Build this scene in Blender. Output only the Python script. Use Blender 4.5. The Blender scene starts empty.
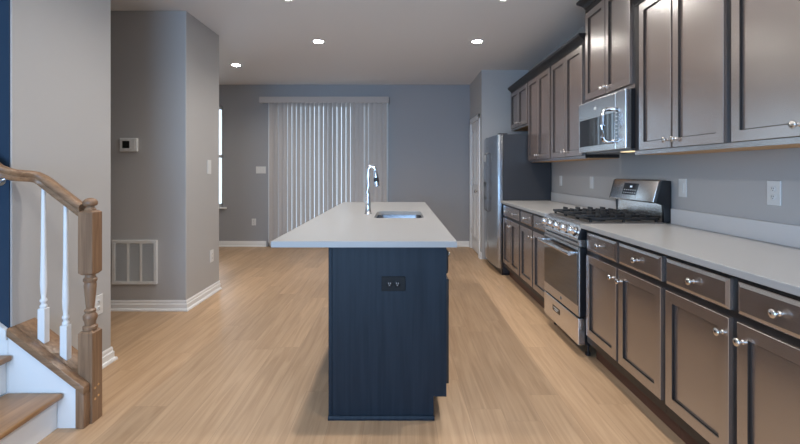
import bpy, bmesh, math, random
from mathutils import Vector, Matrix
random.seed(7)
PI = math.pi
SC = bpy.context.scene
COL = SC.collection

# ------------------------------------------------------------------ camera
cam_d = bpy.data.cameras.new('camera')
cam = bpy.data.objects.new('camera', cam_d)
COL.objects.link(cam)
cam.location = (0, 0, 1.27)
cam.rotation_euler = (PI / 2, 0, 0)
cam_d.sensor_width = 36.0
cam_d.lens = 36.0 * 430 / 800
cam_d.shift_y = -50.5 / 800
cam_d.clip_start = 0.02
SC.camera = cam

# ------------------------------------------------------------------ world, exposure
w = bpy.data.worlds.new('world'); SC.world = w
w.use_nodes = True
bg = w.node_tree.nodes['Background']
bg.inputs['Color'].default_value = (0.66, 0.83, 1.0, 1)
bg.inputs['Strength'].default_value = 1.5
SC.view_settings.view_transform = 'Standard'
SC.view_settings.look = 'None'
SC.view_settings.exposure = 0.56
SC.view_settings.gamma = 1.0
SC.view_settings.use_curve_mapping = False

DOWNLIGHT_W = 42.0
DOWNLIGHT_COL = (1.0, 0.93, 0.86)

def area_light(name, loc, rot, sx, sy, power, col):
    l = bpy.data.lights.new(name, 'AREA')
    l.shape = 'RECTANGLE'; l.size = sx; l.size_y = sy
    l.energy = power; l.color = col
    o = bpy.data.objects.new(name, l); COL.objects.link(o)
    o.location = loc; o.rotation_euler = rot
    return o
# daylight through the window behind the camera, the glass door and the far window
area_light('rear_window_daylight', (-1.2, -2.90, 1.30), (PI / 2, 0, 0), 2.8, 1.9, 132, (0.36, 0.62, 1.0))
area_light('glass_door_daylight', (-1.2, 7.62, 1.25), (-PI / 2, 0, 0), 1.9, 2.3, 14, (0.45, 0.72, 1.0))
area_light('far_window_daylight', (-3.55, 7.60, 1.5), (-PI / 2, 0, 0), 1.1, 1.6, 12, (0.60, 0.81, 1.0))

def spot(loc, power=DOWNLIGHT_W, col=DOWNLIGHT_COL):
    l = bpy.data.lights.new('downlight_beam', 'SPOT')
    l.energy = power; l.color = col; l.spot_size = math.radians(150); l.spot_blend = 0.9
    l.shadow_soft_size = 0.035
    o = bpy.data.objects.new('downlight_beam', l); COL.objects.link(o)
    o.location = loc
    return o

# ------------------------------------------------------------------ materials
def newmat(name):
    m = bpy.data.materials.new(name); m.use_nodes = True
    nt = m.node_tree
    return m, nt, nt.nodes['Principled BSDF']

def plain(name, col, rough=0.5, metal=0.0, spec=0.5, coat=0.0, coat_r=0.1, bump=0.0, bscale=200, var=0.0):
    m, nt, b = newmat(name)
    b.inputs['Base Color'].default_value = (*col, 1)
    b.inputs['Roughness'].default_value = rough
    b.inputs['Metallic'].default_value = metal
    b.inputs['Specular IOR Level'].default_value = spec
    b.inputs['Coat Weight'].default_value = coat
    b.inputs['Coat Roughness'].default_value = coat_r
    tc = nt.nodes.new('ShaderNodeTexCoord')
    nz = nt.nodes.new('ShaderNodeTexNoise')
    nz.inputs['Scale'].default_value = bscale
    nz.inputs['Detail'].default_value = 3
    nt.links.new(tc.outputs['Object'], nz.inputs['Vector'])
    if bump:
        bp = nt.nodes.new('ShaderNodeBump'); bp.inputs['Strength'].default_value = bump
        bp.inputs['Distance'].default_value = 0.002
        nt.links.new(nz.outputs['Fac'], bp.inputs['Height'])
        nt.links.new(bp.outputs['Normal'], b.inputs['Normal'])
    if var:
        mx = nt.nodes.new('ShaderNodeMix'); mx.data_type = 'RGBA'
        mx.inputs[6].default_value = (*[c * (1 - var) for c in col], 1)
        mx.inputs[7].default_value = (*[min(1, c * (1 + var)) for c in col], 1)
        nt.links.new(nz.outputs['Fac'], mx.inputs[0])
        nt.links.new(mx.outputs[2], b.inputs['Base Color'])
    return m

def wood(name, c1, c2, axis='Z', rough=0.4, scale=14, stretch=14, spec=0.5, coat=0.0, coat_r=0.15, ior=1.5):
    m, nt, b = newmat(name)
    tc = nt.nodes.new('ShaderNodeTexCoord')
    mp = nt.nodes.new('ShaderNodeMapping')
    s = [scale * 3] * 3
    s['XYZ'.index(axis)] = scale * 3 / stretch
    mp.inputs['Scale'].default_value = s
    nt.links.new(tc.outputs['Object'], mp.inputs['Vector'])
    nz = nt.nodes.new('ShaderNodeTexNoise')
    nz.inputs['Scale'].default_value = 1.0; nz.inputs['Detail'].default_value = 5
    nz.inputs['Distortion'].default_value = 0.6
    nt.links.new(mp.outputs['Vector'], nz.inputs['Vector'])
    rp = nt.nodes.new('ShaderNodeValToRGB')
    rp.color_ramp.elements[0].position = 0.3; rp.color_ramp.elements[0].color = (*c1, 1)
    rp.color_ramp.elements[1].position = 0.7; rp.color_ramp.elements[1].color = (*c2, 1)
    nt.links.new(nz.outputs['Fac'], rp.inputs['Fac'])
    nt.links.new(rp.outputs['Color'], b.inputs['Base Color'])
    b.inputs['Roughness'].default_value = rough
    b.inputs['Specular IOR Level'].default_value = spec
    b.inputs['Coat Weight'].default_value = coat
    b.inputs['Coat Roughness'].default_value = coat_r
    b.inputs['IOR'].default_value = ior
    return m

def floor_mat():
    m, nt, b = newmat('oak_floor')
    N, L = nt.nodes, nt.links
    tc = N.new('ShaderNodeTexCoord')
    mp = N.new('ShaderNodeMapping'); mp.inputs['Rotation'].default_value = (0, 0, PI / 2)
    L.new(tc.outputs['Object'], mp.inputs['Vector'])
    br = N.new('ShaderNodeTexBrick')
    br.inputs['Scale'].default_value = 1.0
    br.inputs['Brick Width'].default_value = 1.22; br.inputs['Row Height'].default_value = 0.18
    br.inputs['Mortar Size'].default_value = 0.0012; br.inputs['Mortar Smooth'].default_value = 0.2
    br.inputs['Color1'].default_value = (0, 0, 0, 1); br.inputs['Color2'].default_value = (1, 1, 1, 1)
    br.inputs['Mortar'].default_value = (0.5, 0.5, 0.5, 1)
    br.offset = 0.0                       # every row of planks gets its own shift along the boards
    sx = N.new('ShaderNodeSeparateXYZ'); L.new(mp.outputs['Vector'], sx.inputs[0])
    dv = N.new('ShaderNodeMath'); dv.operation = 'DIVIDE'; L.new(sx.outputs['Y'], dv.inputs[0]); dv.inputs[1].default_value = 0.18
    fl = N.new('ShaderNodeMath'); fl.operation = 'FLOOR'; L.new(dv.outputs[0], fl.inputs[0])
    wn = N.new('ShaderNodeTexWhiteNoise'); wn.noise_dimensions = '1D'; L.new(fl.outputs[0], wn.inputs['W'])
    ma = N.new('ShaderNodeMath'); ma.operation = 'MULTIPLY_ADD'
    L.new(wn.outputs['Value'], ma.inputs[0]); ma.inputs[1].default_value = 1.22; L.new(sx.outputs['X'], ma.inputs[2])
    cx_ = N.new('ShaderNodeCombineXYZ'); L.new(ma.outputs[0], cx_.inputs['X']); L.new(sx.outputs['Y'], cx_.inputs['Y'])
    L.new(cx_.outputs[0], br.inputs['Vector'])
    # grain: stretched noise, shifted for each plank
    mp2 = N.new('ShaderNodeMapping'); mp2.inputs['Scale'].default_value = (30, 1.5, 1)
    L.new(tc.outputs['Object'], mp2.inputs['Vector'])
    ad = N.new('ShaderNodeVectorMath'); ad.operation = 'MULTIPLY_ADD'
    L.new(br.outputs['Color'], ad.inputs[0]); ad.inputs[1].default_value = (17, 9, 5)
    L.new(mp2.outputs['Vector'], ad.inputs[2])
    nz = N.new('ShaderNodeTexNoise'); nz.inputs['Scale'].default_value = 1.0
    nz.inputs['Detail'].default_value = 6; nz.inputs['Distortion'].default_value = 1.2
    L.new(ad.outputs[0], nz.inputs['Vector'])
    rp = N.new('ShaderNodeValToRGB')
    rp.color_ramp.elements[0].position = 0.30; rp.color_ramp.elements[0].color = (0.405, 0.258, 0.147, 1)
    rp.color_ramp.elements[1].position = 0.66; rp.color_ramp.elements[1].color = (0.525, 0.352, 0.212, 1)
    L.new(nz.outputs['Fac'], rp.inputs['Fac'])
    # plank tone
    hv = N.new('ShaderNodeHueSaturation')
    mr = N.new('ShaderNodeMapRange'); mr.inputs['To Min'].default_value = 0.90; mr.inputs['To Max'].default_value = 1.08
    L.new(br.outputs['Color'], mr.inputs['Value']); L.new(mr.outputs['Result'], hv.inputs['Value'])
    L.new(rp.outputs['Color'], hv.inputs['Color'])
    mx = N.new('ShaderNodeMix'); mx.data_type = 'RGBA'
    L.new(br.outputs['Fac'], mx.inputs[0]); L.new(hv.outputs['Color'], mx.inputs[6])
    mx.inputs[7].default_value = (0.36, 0.235, 0.14, 1)
    L.new(mx.outputs[2], b.inputs['Base Color'])
    b.inputs['Roughness'].default_value = 0.42
    b.inputs['Specular IOR Level'].default_value = 0.4
    bp = N.new('ShaderNodeBump'); bp.inputs['Strength'].default_value = 0.06; bp.inputs['Distance'].default_value = 0.003
    L.new(nz.outputs['Fac'], bp.inputs['Height']); L.new(bp.outputs['Normal'], b.inputs['Normal'])
    return m

def steel(name, col=(0.74, 0.72, 0.70), rough=0.26, axis='Y'):
    m, nt, b = newmat(name)
    b.inputs['Metallic'].default_value = 1.0
    b.inputs['Base Color'].default_value = (*col, 1)
    tc = nt.nodes.new('ShaderNodeTexCoord'); mp = nt.nodes.new('ShaderNodeMapping')
    s = [600] * 3; s['XYZ'.index(axis)] = 6
    mp.inputs['Scale'].default_value = s
    nz = nt.nodes.new('ShaderNodeTexNoise'); nz.inputs['Scale'].default_value = 1
    nt.links.new(tc.outputs['Object'], mp.inputs['Vector']); nt.links.new(mp.outputs['Vector'], nz.inputs['Vector'])
    mr = nt.nodes.new('ShaderNodeMapRange')
    mr.inputs['To Min'].default_value = rough - 0.015; mr.inputs['To Max'].default_value = rough + 0.015
    nt.links.new(nz.outputs['Fac'], mr.inputs['Value']); nt.links.new(mr.outputs['Result'], b.inputs['Roughness'])
    return m

def emit(name, col, strength):
    m, nt, b = newmat(name)
    b.inputs['Base Color'].default_value = (*col, 1)
    b.inputs['Emission Color'].default_value = (*col, 1)
    b.inputs['Emission Strength'].default_value = strength
    return m

def pane_mat():
    m = bpy.data.materials.new('window_glass'); m.use_nodes = True
    nt = m.node_tree; nt.nodes.clear()
    out = nt.nodes.new('ShaderNodeOutputMaterial'); mix = nt.nodes.new('ShaderNodeMixShader')
    tr = nt.nodes.new('ShaderNodeBsdfTransparent'); gl = nt.nodes.new('ShaderNodeBsdfGlossy')
    gl.inputs['Roughness'].default_value = 0.02
    fr = nt.nodes.new('ShaderNodeFresnel'); fr.inputs['IOR'].default_value = 1.45
    nt.links.new(fr.outputs[0], mix.inputs[0]); nt.links.new(tr.outputs[0], mix.inputs[1])
    nt.links.new(gl.outputs[0], mix.inputs[2]); nt.links.new(mix.outputs[0], out.inputs['Surface'])
    return m

def vane_mat():
    m = bpy.data.materials.new('vane_fabric'); m.use_nodes = True
    nt = m.node_tree; nt.nodes.clear()
    out = nt.nodes.new('ShaderNodeOutputMaterial'); mix = nt.nodes.new('ShaderNodeMixShader')
    d = nt.nodes.new('ShaderNodeBsdfDiffuse'); t = nt.nodes.new('ShaderNodeBsdfTranslucent')
    tc = nt.nodes.new('ShaderNodeTexCoord'); nz = nt.nodes.new('ShaderNodeTexNoise'); nz.inputs['Scale'].default_value = 90
    rp = nt.nodes.new('ShaderNodeValToRGB')
    rp.color_ramp.elements[0].color = (0.51, 0.475, 0.45, 1); rp.color_ramp.elements[1].color = (0.57, 0.53, 0.505, 1)
    nt.links.new(tc.outputs['Object'], nz.inputs['Vector']); nt.links.new(nz.outputs['Fac'], rp.inputs['Fac'])
    nt.links.new(rp.outputs['Color'], d.inputs['Color']); nt.links.new(rp.outputs['Color'], t.inputs['Color'])
    mix.inputs[0].default_value = 0.025
    nt.links.new(d.outputs[0], mix.inputs[1]); nt.links.new(t.outputs[0], mix.inputs[2])
    nt.links.new(mix.outputs[0], out.inputs['Surface'])
    return m

M = dict(
    floor=floor_mat(),
    wall=plain('grey_wall_paint', (0.475, 0.465, 0.455), 0.6, spec=0.3, bump=0.08, bscale=350),
    bluewall=plain('blue_wall_paint', (0.020, 0.042, 0.075), 0.6, spec=0.3, bump=0.08, bscale=350),
    wallshaded=plain('grey_wall_paint_shaded', (0.36, 0.365, 0.38), 0.6, spec=0.3, bump=0.08, bscale=350),  # same grey paint, darkened for the weaker light on the back wall
    ceil=plain('ceiling_paint', (0.77, 0.765, 0.765), 0.85, spec=0.2, bump=0.05, bscale=300),
    white=plain('white_trim_paint', (0.84, 0.84, 0.83), 0.35, bump=0.02, bscale=60),
    plastic=plain('white_plastic', (0.72, 0.72, 0.70), 0.35, bump=0.01),
    cab=wood('espresso_wood', (0.143, 0.094, 0.070), (0.151, 0.100, 0.075), 'Z', 0.26, 10, 12, 0.5, 0.0, 0.2, ior=4.2),
    cabdark=wood('espresso_shaded_dark', (0.012, 0.009, 0.008), (0.020, 0.015, 0.013), 'Z', 0.45, 10, 12),  # espresso darkened for shade on frames, crown and grooves; also dark island doors
    toe=wood('toe_kick_wood', (0.075, 0.030, 0.018), (0.11, 0.046, 0.028), 'Y', 0.5, 10, 12),
    maple=wood('maple_underside', (0.55, 0.30, 0.12), (0.66, 0.38, 0.17), 'Y', 0.55, 9, 12),
    bluelit=wood('island_panel_wood', (0.006, 0.012, 0.021), (0.012, 0.021, 0.033), 'Z', 0.45, 16, 22, 0.25),  # espresso panel with the blue daylight it reflects put into its colour
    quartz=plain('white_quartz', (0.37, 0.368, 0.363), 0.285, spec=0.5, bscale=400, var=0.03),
    quartzlit=plain('white_quartz_lit', (0.66, 0.655, 0.65), 0.285, spec=0.5, bscale=400, var=0.03),  # same quartz, brightened to make up for light missing under the cabinets
    oak=wood('newel_oak', (0.19, 0.105, 0.058), (0.31, 0.185, 0.105), 'Z', 0.4, 18, 16),
    oakx=wood('rail_oak', (0.19, 0.105, 0.056), (0.32, 0.190, 0.105), 'X', 0.35, 18, 14),
    oaky=wood('tread_oak', (0.28, 0.150, 0.065), (0.42, 0.240, 0.110), 'Y', 0.35, 14, 16),
    steel=steel('stainless_steel'),
    steelz=steel('stainless_steel_upright', (0.50, 0.53, 0.57), 0.24, 'Z'),
    sinksteel=plain('sink_steel', (0.42, 0.43, 0.45), 0.25, 1.0),
    matte=plain('matte_black_plastic', (0.006, 0.006, 0.007), 0.5, spec=0.25),
    chrome=plain('chrome', (0.80, 0.80, 0.82), 0.07, 1.0),
    nickel=plain('brushed_nickel', (0.72, 0.69, 0.65), 0.22, 1.0),
    black=plain('black_plastic', (0.010, 0.010, 0.012), 0.30),
    iron=plain('cast_iron', (0.012, 0.012, 0.013), 0.45, bump=0.1, bscale=150),
    cooktop=plain('grey_cooktop', (0.20, 0.19, 0.185), 0.30, 0.6),
    glassb=plain('black_glass', (0.012, 0.012, 0.013), 0.05, spec=0.9, coat=0.6, coat_r=0.03),
    fridge=plain('charcoal_fridge_side', (0.030, 0.031, 0.036), 0.45, bump=0.05, bscale=500),
    display=emit('display_glow', (0.75, 0.85, 1.0), 0.35),
    lens=emit('lamp_lens', (1.0, 0.95, 0.88), 60.0),
    hoodlens=emit('cooktop_lamp_lens', (1.0, 0.78, 0.45), 0.9),
    pane=pane_mat(), vane=vane_mat(),
    louver=plain('grey_louver', (0.62, 0.62, 0.61), 0.5),
    ductdark=plain('duct_dark', (0.20, 0.20, 0.20), 0.9),
    screen=plain('thermostat_screen', (0.012, 0.014, 0.013), 0.15),
)

# ------------------------------------------------------------------ mesh helpers
ROOT = {}          # object name -> world origin of its thing
BM = bmesh.new

def box(bm, x0, x1, y0, y1, z0, z1, bev=0.0, seg=2):
    x0, x1 = min(x0, x1), max(x0, x1); y0, y1 = min(y0, y1), max(y0, y1); z0, z1 = min(z0, z1), max(z0, z1)
    v = [bm.verts.new(p) for p in ((x0, y0, z0), (x1, y0, z0), (x1, y1, z0), (x0, y1, z0),
                                   (x0, y0, z1), (x1, y0, z1), (x1, y1, z1), (x0, y1, z1))]
    f = [bm.faces.new([v[i] for i in q]) for q in ((0, 3, 2, 1), (4, 5, 6, 7), (0, 1, 5, 4), (1, 2, 6, 5), (2, 3, 7, 6), (3, 0, 4, 7))]
    if bev > 0:
        es = set(e for ff in f for e in ff.edges)
        bmesh.ops.bevel(bm, geom=list(es), offset=bev, segments=seg, affect='EDGES', profile=0.5)
    return bm

def prism(bm, pts, d, bev=0.0):
    """pts: loop of 3-D points, extruded by vector d"""
    d = Vector(d)
    a = [bm.verts.new(p) for p in pts]; b = [bm.verts.new(Vector(p) + d) for p in pts]
    n = len(pts)
    fs = [bm.faces.new(a[::-1]), bm.faces.new(b)]
    for i in range(n):
        fs.append(bm.faces.new((a[i], a[(i + 1) % n], b[(i + 1) % n], b[i])))
    if bev:
        es = set(e for f in fs for e in f.edges)
        bmesh.ops.bevel(bm, geom=list(es), offset=bev, segments=2, affect='EDGES', profile=0.5)
    return bm

def lathe(bm, prof, origin, axis=(0, 0, 1), n=20):
    """prof: list of (radius, distance along axis)"""
    ax = Vector(axis).normalized()
    q = Vector((0, 0, 1)).rotation_difference(ax)
    o = Vector(origin)
    rings = []
    for r, t in prof:
        if r < 1e-5:
            rings.append([bm.verts.new(o + q @ Vector((0, 0, t)))])
        else:
            rings.append([bm.verts.new(o + q @ Vector((r * math.cos(2 * PI * i / n), r * math.sin(2 * PI * i / n), t))) for i in range(n)])
    for a, b in zip(rings, rings[1:]):
        for i in range(n):
            j = (i + 1) % n
            if len(a) == 1 and len(b) == 1: continue
            if len(a) == 1: bm.faces.new((a[0], b[i], b[j]))
            elif len(b) == 1: bm.faces.new((a[i], a[j], b[0]))
            else: bm.faces.new((a[i], a[j], b[j], b[i]))
    for r in (rings[0], rings[-1]):
        if len(r) > 1: bm.faces.new(r)
    return bm

def sweep(bm, path, prof, up=(0, 0, 1), caps=True):
    """sweep a closed 2-D profile [(side, up)] along path points"""
    P = [Vector(p) for p in path]
    rings = []
    for i, p in enumerate(P):
        t = ((P[i] - P[i - 1]).normalized() if i > 0 else Vector()) + ((P[i + 1] - P[i]).normalized() if i < len(P) - 1 else Vector())
        t.normalize()
        u = Vector(up)
        s = t.cross(u)
        if s.length < 1e-4: s = t.cross(Vector((0, 1, 0)))
        s.normalize(); n = s.cross(t).normalized()
        rings.append([bm.verts.new(p + s * a + n * b) for a, b in prof])
    k = len(prof)
    for a, b in zip(rings, rings[1:]):
        for i in range(k):
            bm.faces.new((a[i], a[(i + 1) % k], b[(i + 1) % k], b[i]))
    if caps:
        bm.faces.new(rings[0][::-1]); bm.faces.new(rings[-1])
    return bm

def tube(bm, path, r, n=12):
    return sweep(bm, path, [(r * math.cos(2 * PI * i / n), r * math.sin(2 * PI * i / n)) for i in range(n)])

def obj(name, bm, mat, parent=None, smooth=None, kind=None):
    bmesh.ops.recalc_face_normals(bm, faces=bm.faces[:])
    org = Vector(ROOT.get(parent.name, (0, 0, 0))) if parent is not None else Vector((0, 0, 0))
    if org.length: bmesh.ops.translate(bm, verts=bm.verts[:], vec=-org)
    me = bpy.data.meshes.new(name)
    bm.to_mesh(me); bm.free()
    me.materials.append(M[mat] if isinstance(mat, str) else mat)
    o = bpy.data.objects.new(name, me); COL.objects.link(o)
    if smooth:
        me.polygons.foreach_set('use_smooth', [True] * len(me.polygons))
        me.set_sharp_from_angle(angle=math.radians(smooth))
    if parent is not None:
        o.parent = parent; ROOT[o.name] = tuple(org)
    if kind: o['kind'] = kind
    return o

def struct(name, bm, mat, parent=None):
    return obj(name, bm, mat, parent, kind='structure')

def thing(name, label, cat, loc=(0, 0, 0), group=None):
    o = bpy.data.objects.new(name, None); COL.objects.link(o)
    o.empty_display_size = 0.1
    o.location = loc; ROOT[o.name] = tuple(loc)
    tag(o, label, cat, group)
    return o

def tag(o, label, cat, group=None):
    o['label'] = label; o['category'] = cat
    if group: o['group'] = group
    return o

B = lambda *a, **k: box(BM(), *a, **k)

# ------------------------------------------------------------------ room shell
CEIL = 2.74
XR = 1.86          # right wall
YB = 7.28          # back wall
XL = -4.4          # far left
YREAR = -3.0
NW = -1.94         # near left wall face
T = 0.12

struct('floor', B(-5.2, 2.0, -3.2, YB + 0.1, -0.1, 0.0), 'floor')
struct('ceiling', B(-5.2, 2.0, -3.2, YB + 0.1, CEIL, CEIL + 0.1), 'ceil')
struct('wall_right', B(XR, XR + T, YREAR, YB, 0, CEIL), 'wall')
# back wall with the openings of the glass door and the window
SD = (-2.235, -0.20, 2.50)               # glass door: x0, x1, top
WN = (-4.1, -3.0, 0.67, 2.38)           # far window: x0, x1, sill, top
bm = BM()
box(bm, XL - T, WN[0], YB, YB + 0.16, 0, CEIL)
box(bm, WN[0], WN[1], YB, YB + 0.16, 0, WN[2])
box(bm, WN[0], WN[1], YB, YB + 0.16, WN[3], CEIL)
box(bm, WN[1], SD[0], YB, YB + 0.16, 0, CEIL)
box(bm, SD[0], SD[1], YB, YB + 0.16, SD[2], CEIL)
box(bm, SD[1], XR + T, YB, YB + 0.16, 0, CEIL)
struct('wall_back', bm, 'wallshaded')
struct('wall_far_left', B(XL - T, XL, 2.887, YB, 0, CEIL), 'wall')
struct('wall_left', B(-5.1, NW, 2.145, 2.887, 0, CEIL, bev=0.006), 'wall')
struct('wall_left_stair_side', B(-5.1, NW - 0.004, 2.139, 2.1449, 0, CEIL), 'bluewall')
struct('wall_left_partition', B(XL, -1.955, 3.93, 4.65, 0, CEIL, bev=0.006), 'wall')
struct('wall_stairwell', B(-5.2, -5.1, YREAR, 2.139, 0, CEIL), 'wall')
# wall behind the camera, with its window
RW = (-2.7, 0.3, 0.3, 2.3)
bm = BM()
box(bm, -5.2, RW[0], YREAR - T, YREAR, 0, CEIL); box(bm, RW[1], XR + T, YREAR - T, YREAR, 0, CEIL)
box(bm, RW[0], RW[1], YREAR - T, YREAR, 0, RW[2]); box(bm, RW[0], RW[1], YREAR - T, YREAR, RW[3], CEIL)
struct('wall_rear', bm, 'wall')
bm = BM()
for x in (RW[0], (RW[0] + RW[1]) / 2 - 0.03, RW[1] - 0.06): box(bm, x, x + 0.06, YREAR - 0.1, YREAR - 0.04, RW[2], RW[3])
for z in (RW[2], RW[3] - 0.06): box(bm, RW[0], RW[1], YREAR - 0.1, YREAR - 0.04, z, z + 0.06)
wr = struct('window_2', bm, 'white')
struct('glass', B(RW[0], RW[1], YREAR - 0.075, YREAR - 0.07, RW[2], RW[3]), 'pane', wr)
# closet around the fridge
PX, PY = 1.183, 6.23
bm = BM()
box(bm, PX, XR, PY, PY + 0.1, 0, CEIL)
box(bm, PX, PX + 0.1, PY + 0.1, 6.42, 0, CEIL); box(bm, PX, PX + 0.1, 7.15, YB, 0, CEIL)
box(bm, PX, PX + 0.1, 6.42, 7.15, 2.07, CEIL)
struct('wall_closet', bm, 'wall')

def baseboard(name, pts, nrm, ends=(0, 0), h=0.094, t=0.014, shoe=0.014):
    """pts: two floor points on the wall face; nrm: direction into the room"""
    a, b = Vector((*pts[0], 0)), Vector((*pts[1], 0)); n = Vector((*nrm, 0)); d = b - a
    prof = [(0, 0), (shoe + t, 0), (shoe + t, 0.008), (t + 0.010, 0.018), (t, 0.022), (t, h - 0.035), (t - 0.006, h - 0.028), (t - 0.006, h - 0.012), (0.004, h), (0, h)]
    bm = BM()
    u = d.normalized()
    A = [bm.verts.new(a + n * p + Vector((0, 0, q)) - u * p * ends[0]) for p, q in prof]
    E = [bm.verts.new(b + n * p + Vector((0, 0, q)) + u * p * ends[1]) for p, q in prof]
    bm.faces.new(A[::-1]); bm.faces.new(E)
    for i in range(len(prof)):
        j = (i + 1) % len(prof); bm.faces.new((A[i], A[j], E[j], E[i]))
    return struct(name, bm, 'white')
baseboard('baseboard_back', ((XL, YB), (SD[0] - 0.03, YB)), (0, -1))
baseboard('baseboard_back_right', ((SD[1] + 0.03, YB), (PX, YB)), (0, -1))
baseboard('baseboard_left', ((NW, 2.30), (NW, 2.887)), (1, 0), (0, 1))
baseboard('baseboard_left_end', ((NW - 0.8, 2.887), (NW, 2.887)), (0, 1), (0, 1))
baseboard('baseboard_partition', ((XL, 3.93), (-1.955, 3.93)), (0, -1), (0, 1))
baseboard('baseboard_partition_side', ((-1.955, 3.93), (-1.955, 4.65)), (1, 0), (1, 0))
baseboard('baseboard_closet', ((PX, PY), (PX, 6.35)), (-1, 0))
baseboard('baseboard_closet_far', ((PX, 7.22), (PX, YB)), (-1, 0))

# far window
bm = BM()
for x in (WN[0], WN[1] - 0.05): box(bm, x, x + 0.05, YB + 0.07, YB + 0.13, WN[2], WN[3])
for z in (WN[2], (WN[2] + WN[3]) / 2 - 0.02, WN[3] - 0.05): box(bm, WN[0], WN[1], YB + 0.07, YB + 0.13, z, z + 0.05)
wf = struct('window_1', bm, 'white')
struct('glass', B(WN[0], WN[1], YB + 0.097, YB + 0.103, WN[2], WN[3]), 'pane', wf)
struct('window_sill', B(WN[0] - 0.05, WN[1] + 0.07, YB - 0.05, YB + 0.07, WN[2] - 0.03, WN[2], bev=0.006), 'white', wf)

# sliding glass door behind the blind
bm = BM()
box(bm, SD[0], SD[0] + 0.05, YB + 0.02, YB + 0.14, 0, SD[2]); box(bm, SD[1] - 0.05, SD[1], YB + 0.02, YB + 0.14, 0, SD[2])
box(bm, SD[0], SD[1], YB + 0.02, YB + 0.14, SD[2] - 0.05, SD[2]); box(bm, SD[0], SD[1], YB + 0.02, YB + 0.14, 0, 0.05)
sd = struct('door_1', bm, 'white')
for x0, x1, y in ((SD[0] + 0.05, -1.16, YB + 0.05), (-1.23, SD[1] - 0.05, YB + 0.09)):
    bm = BM()
    box(bm, x0, x0 + 0.07, y, y + 0.035, 0.05, SD[2] - 0.05); box(bm, x1 - 0.07, x1, y, y + 0.035, 0.05, SD[2] - 0.05)
    box(bm, x0, x1, y, y + 0.035, 0.05, 0.14); box(bm, x0, x1, y, y + 0.035, SD[2] - 0.12, SD[2] - 0.05)
    sp = struct('sliding_panel', bm, 'white', sd)
    struct('glass', B(x0 + 0.05, x1 - 0.05, y + 0.014, y + 0.02, 0.1, SD[2] - 0.1), 'pane', sd)

# closet door in the short side wall
def ringpanel(bm, org, ux, uz, un, w, h, rings, back=True):
    """nested rectangles: rings (inset, height along un)"""
    org, ux, uz, un = map(Vector, (org, ux, uz, un))
    loops = []
    for ins, d in rings:
        loops.append([bm.verts.new(org + ux * a + uz * b + un * d) for a, b in ((ins, ins), (w - ins, ins), (w - ins, h - ins), (ins, h - ins))])
    for a, b in zip(loops, loops[1:]):
        for i in range(4): bm.faces.new((a[i], a[(i + 1) % 4], b[(i + 1) % 4], b[i]))
    bm.faces.new(loops[-1])
    if back: bm.faces.new(loops[0][::-1])
    return bm
bm = BM()
box(bm, PX + 0.004, PX + 0.04, 6.44, 7.13, 0.012, 2.05)
for z0, z1 in ((0.22, 0.92), (1.05, 1.93)):
    for y0, y1 in ((6.54, 6.76), (6.82, 7.04)):
        ringpanel(bm, (PX + 0.0045, y0, z0), (0, 1, 0), (0, 0, 1), (-1, 0, 0), y1 - y0, z1 - z0, [(0, 0), (0.012, 0.008), (0.03, 0.008), (0.045, 0.001)], back=False)
dr = struct('door_2', bm, 'white')
bm = BM()
for y0, y1 in ((6.35, 6.43), (7.14, 7.22)): box(bm, PX - 0.017, PX + 0.1, y0, y1, 0, 2.13, bev=0.004)
box(bm, PX - 0.017, PX + 0.1, 6.35, 7.22, 2.055, 2.13, bev=0.004)
struct('casing', bm, 'white', dr)
bm = BM(); lathe(bm, [(0.028, 0), (0.028, 0.006), (0.012, 0.010), (0.012, 0.03), (0.026, 0.042), (0.027, 0.055), (0.0, 0.066)], (PX + 0.004, 6.51, 0.97), (-1, 0, 0))
obj('door_knob', bm, 'nickel', dr, 40, 'structure')
for z in (0.25, 1.05, 1.85):
    struct('hinge', B(PX - 0.004, PX + 0.004, 7.126, 7.139, z, z + 0.09), 'nickel', dr)

# ------------------------------------------------------------------ staircase
SY0, SY1 = 1.15, 2.128
RISE, RUN = 0.1865, 0.252
NOSE = -1.66
sl = RISE / RUN * 1.03
st = thing('staircase', 'oak and white staircase climbing left from the oak newel post', 'staircase', (-1.9, 1.6, 0))
for i in range(4):
    z = 0.178 + RISE * i + 0.0; x = NOSE - RUN * i
    bm = BM(); box(bm, x - RUN - 0.03, x, SY0, SY1 - 0.004, z - 0.028, z, bev=0.010, seg=3)
    obj('tread', bm, 'oaky', st, 40)
    z0 = 0 if i == 0 else z - RISE
    obj('riser', B(x - 0.055, x - 0.035, SY0, SY1 - 0.004, z0, z - 0.028), 'white', st)
CAPX, CAPZ = -1.600, 0.198            # where the cap's underside meets the end board, on the front face
def capz(x): return CAPZ + (CAPX - x) * sl
xl = -2.9
th = 0.040
bm = BM()      # skirt board running on up the stairwell wall
prism(bm, [(NW - 0.001, SY1, 0), (NW - 0.001, SY1, capz(NW)), (xl, SY1, capz(xl)), (xl, SY1, 0)], (0, 0.010, 0))
prism(bm, [(NW - 0.001, SY1 - 0.012, capz(NW) - 0.02), (NW - 0.001, SY1 - 0.012, capz(NW) + 0.03), (xl, SY1 - 0.012, capz(xl) + 0.03), (xl, SY1 - 0.012, capz(xl) - 0.02)], (0, 0.02, 0))
obj('skirt_board', bm, 'white', st)
kw = thing('stair_knee_wall', 'low white stair wall with sloping oak cap under the balusters', 'stair wall', (-1.75, 2.2, 0))
bm = BM()
prism(bm, [(CAPX, SY1, 0), (CAPX, SY1, CAPZ), (NW + 0.001, SY1, capz(NW)), (NW + 0.001, SY1, 0)], (0, 0.032, 0))
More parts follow.
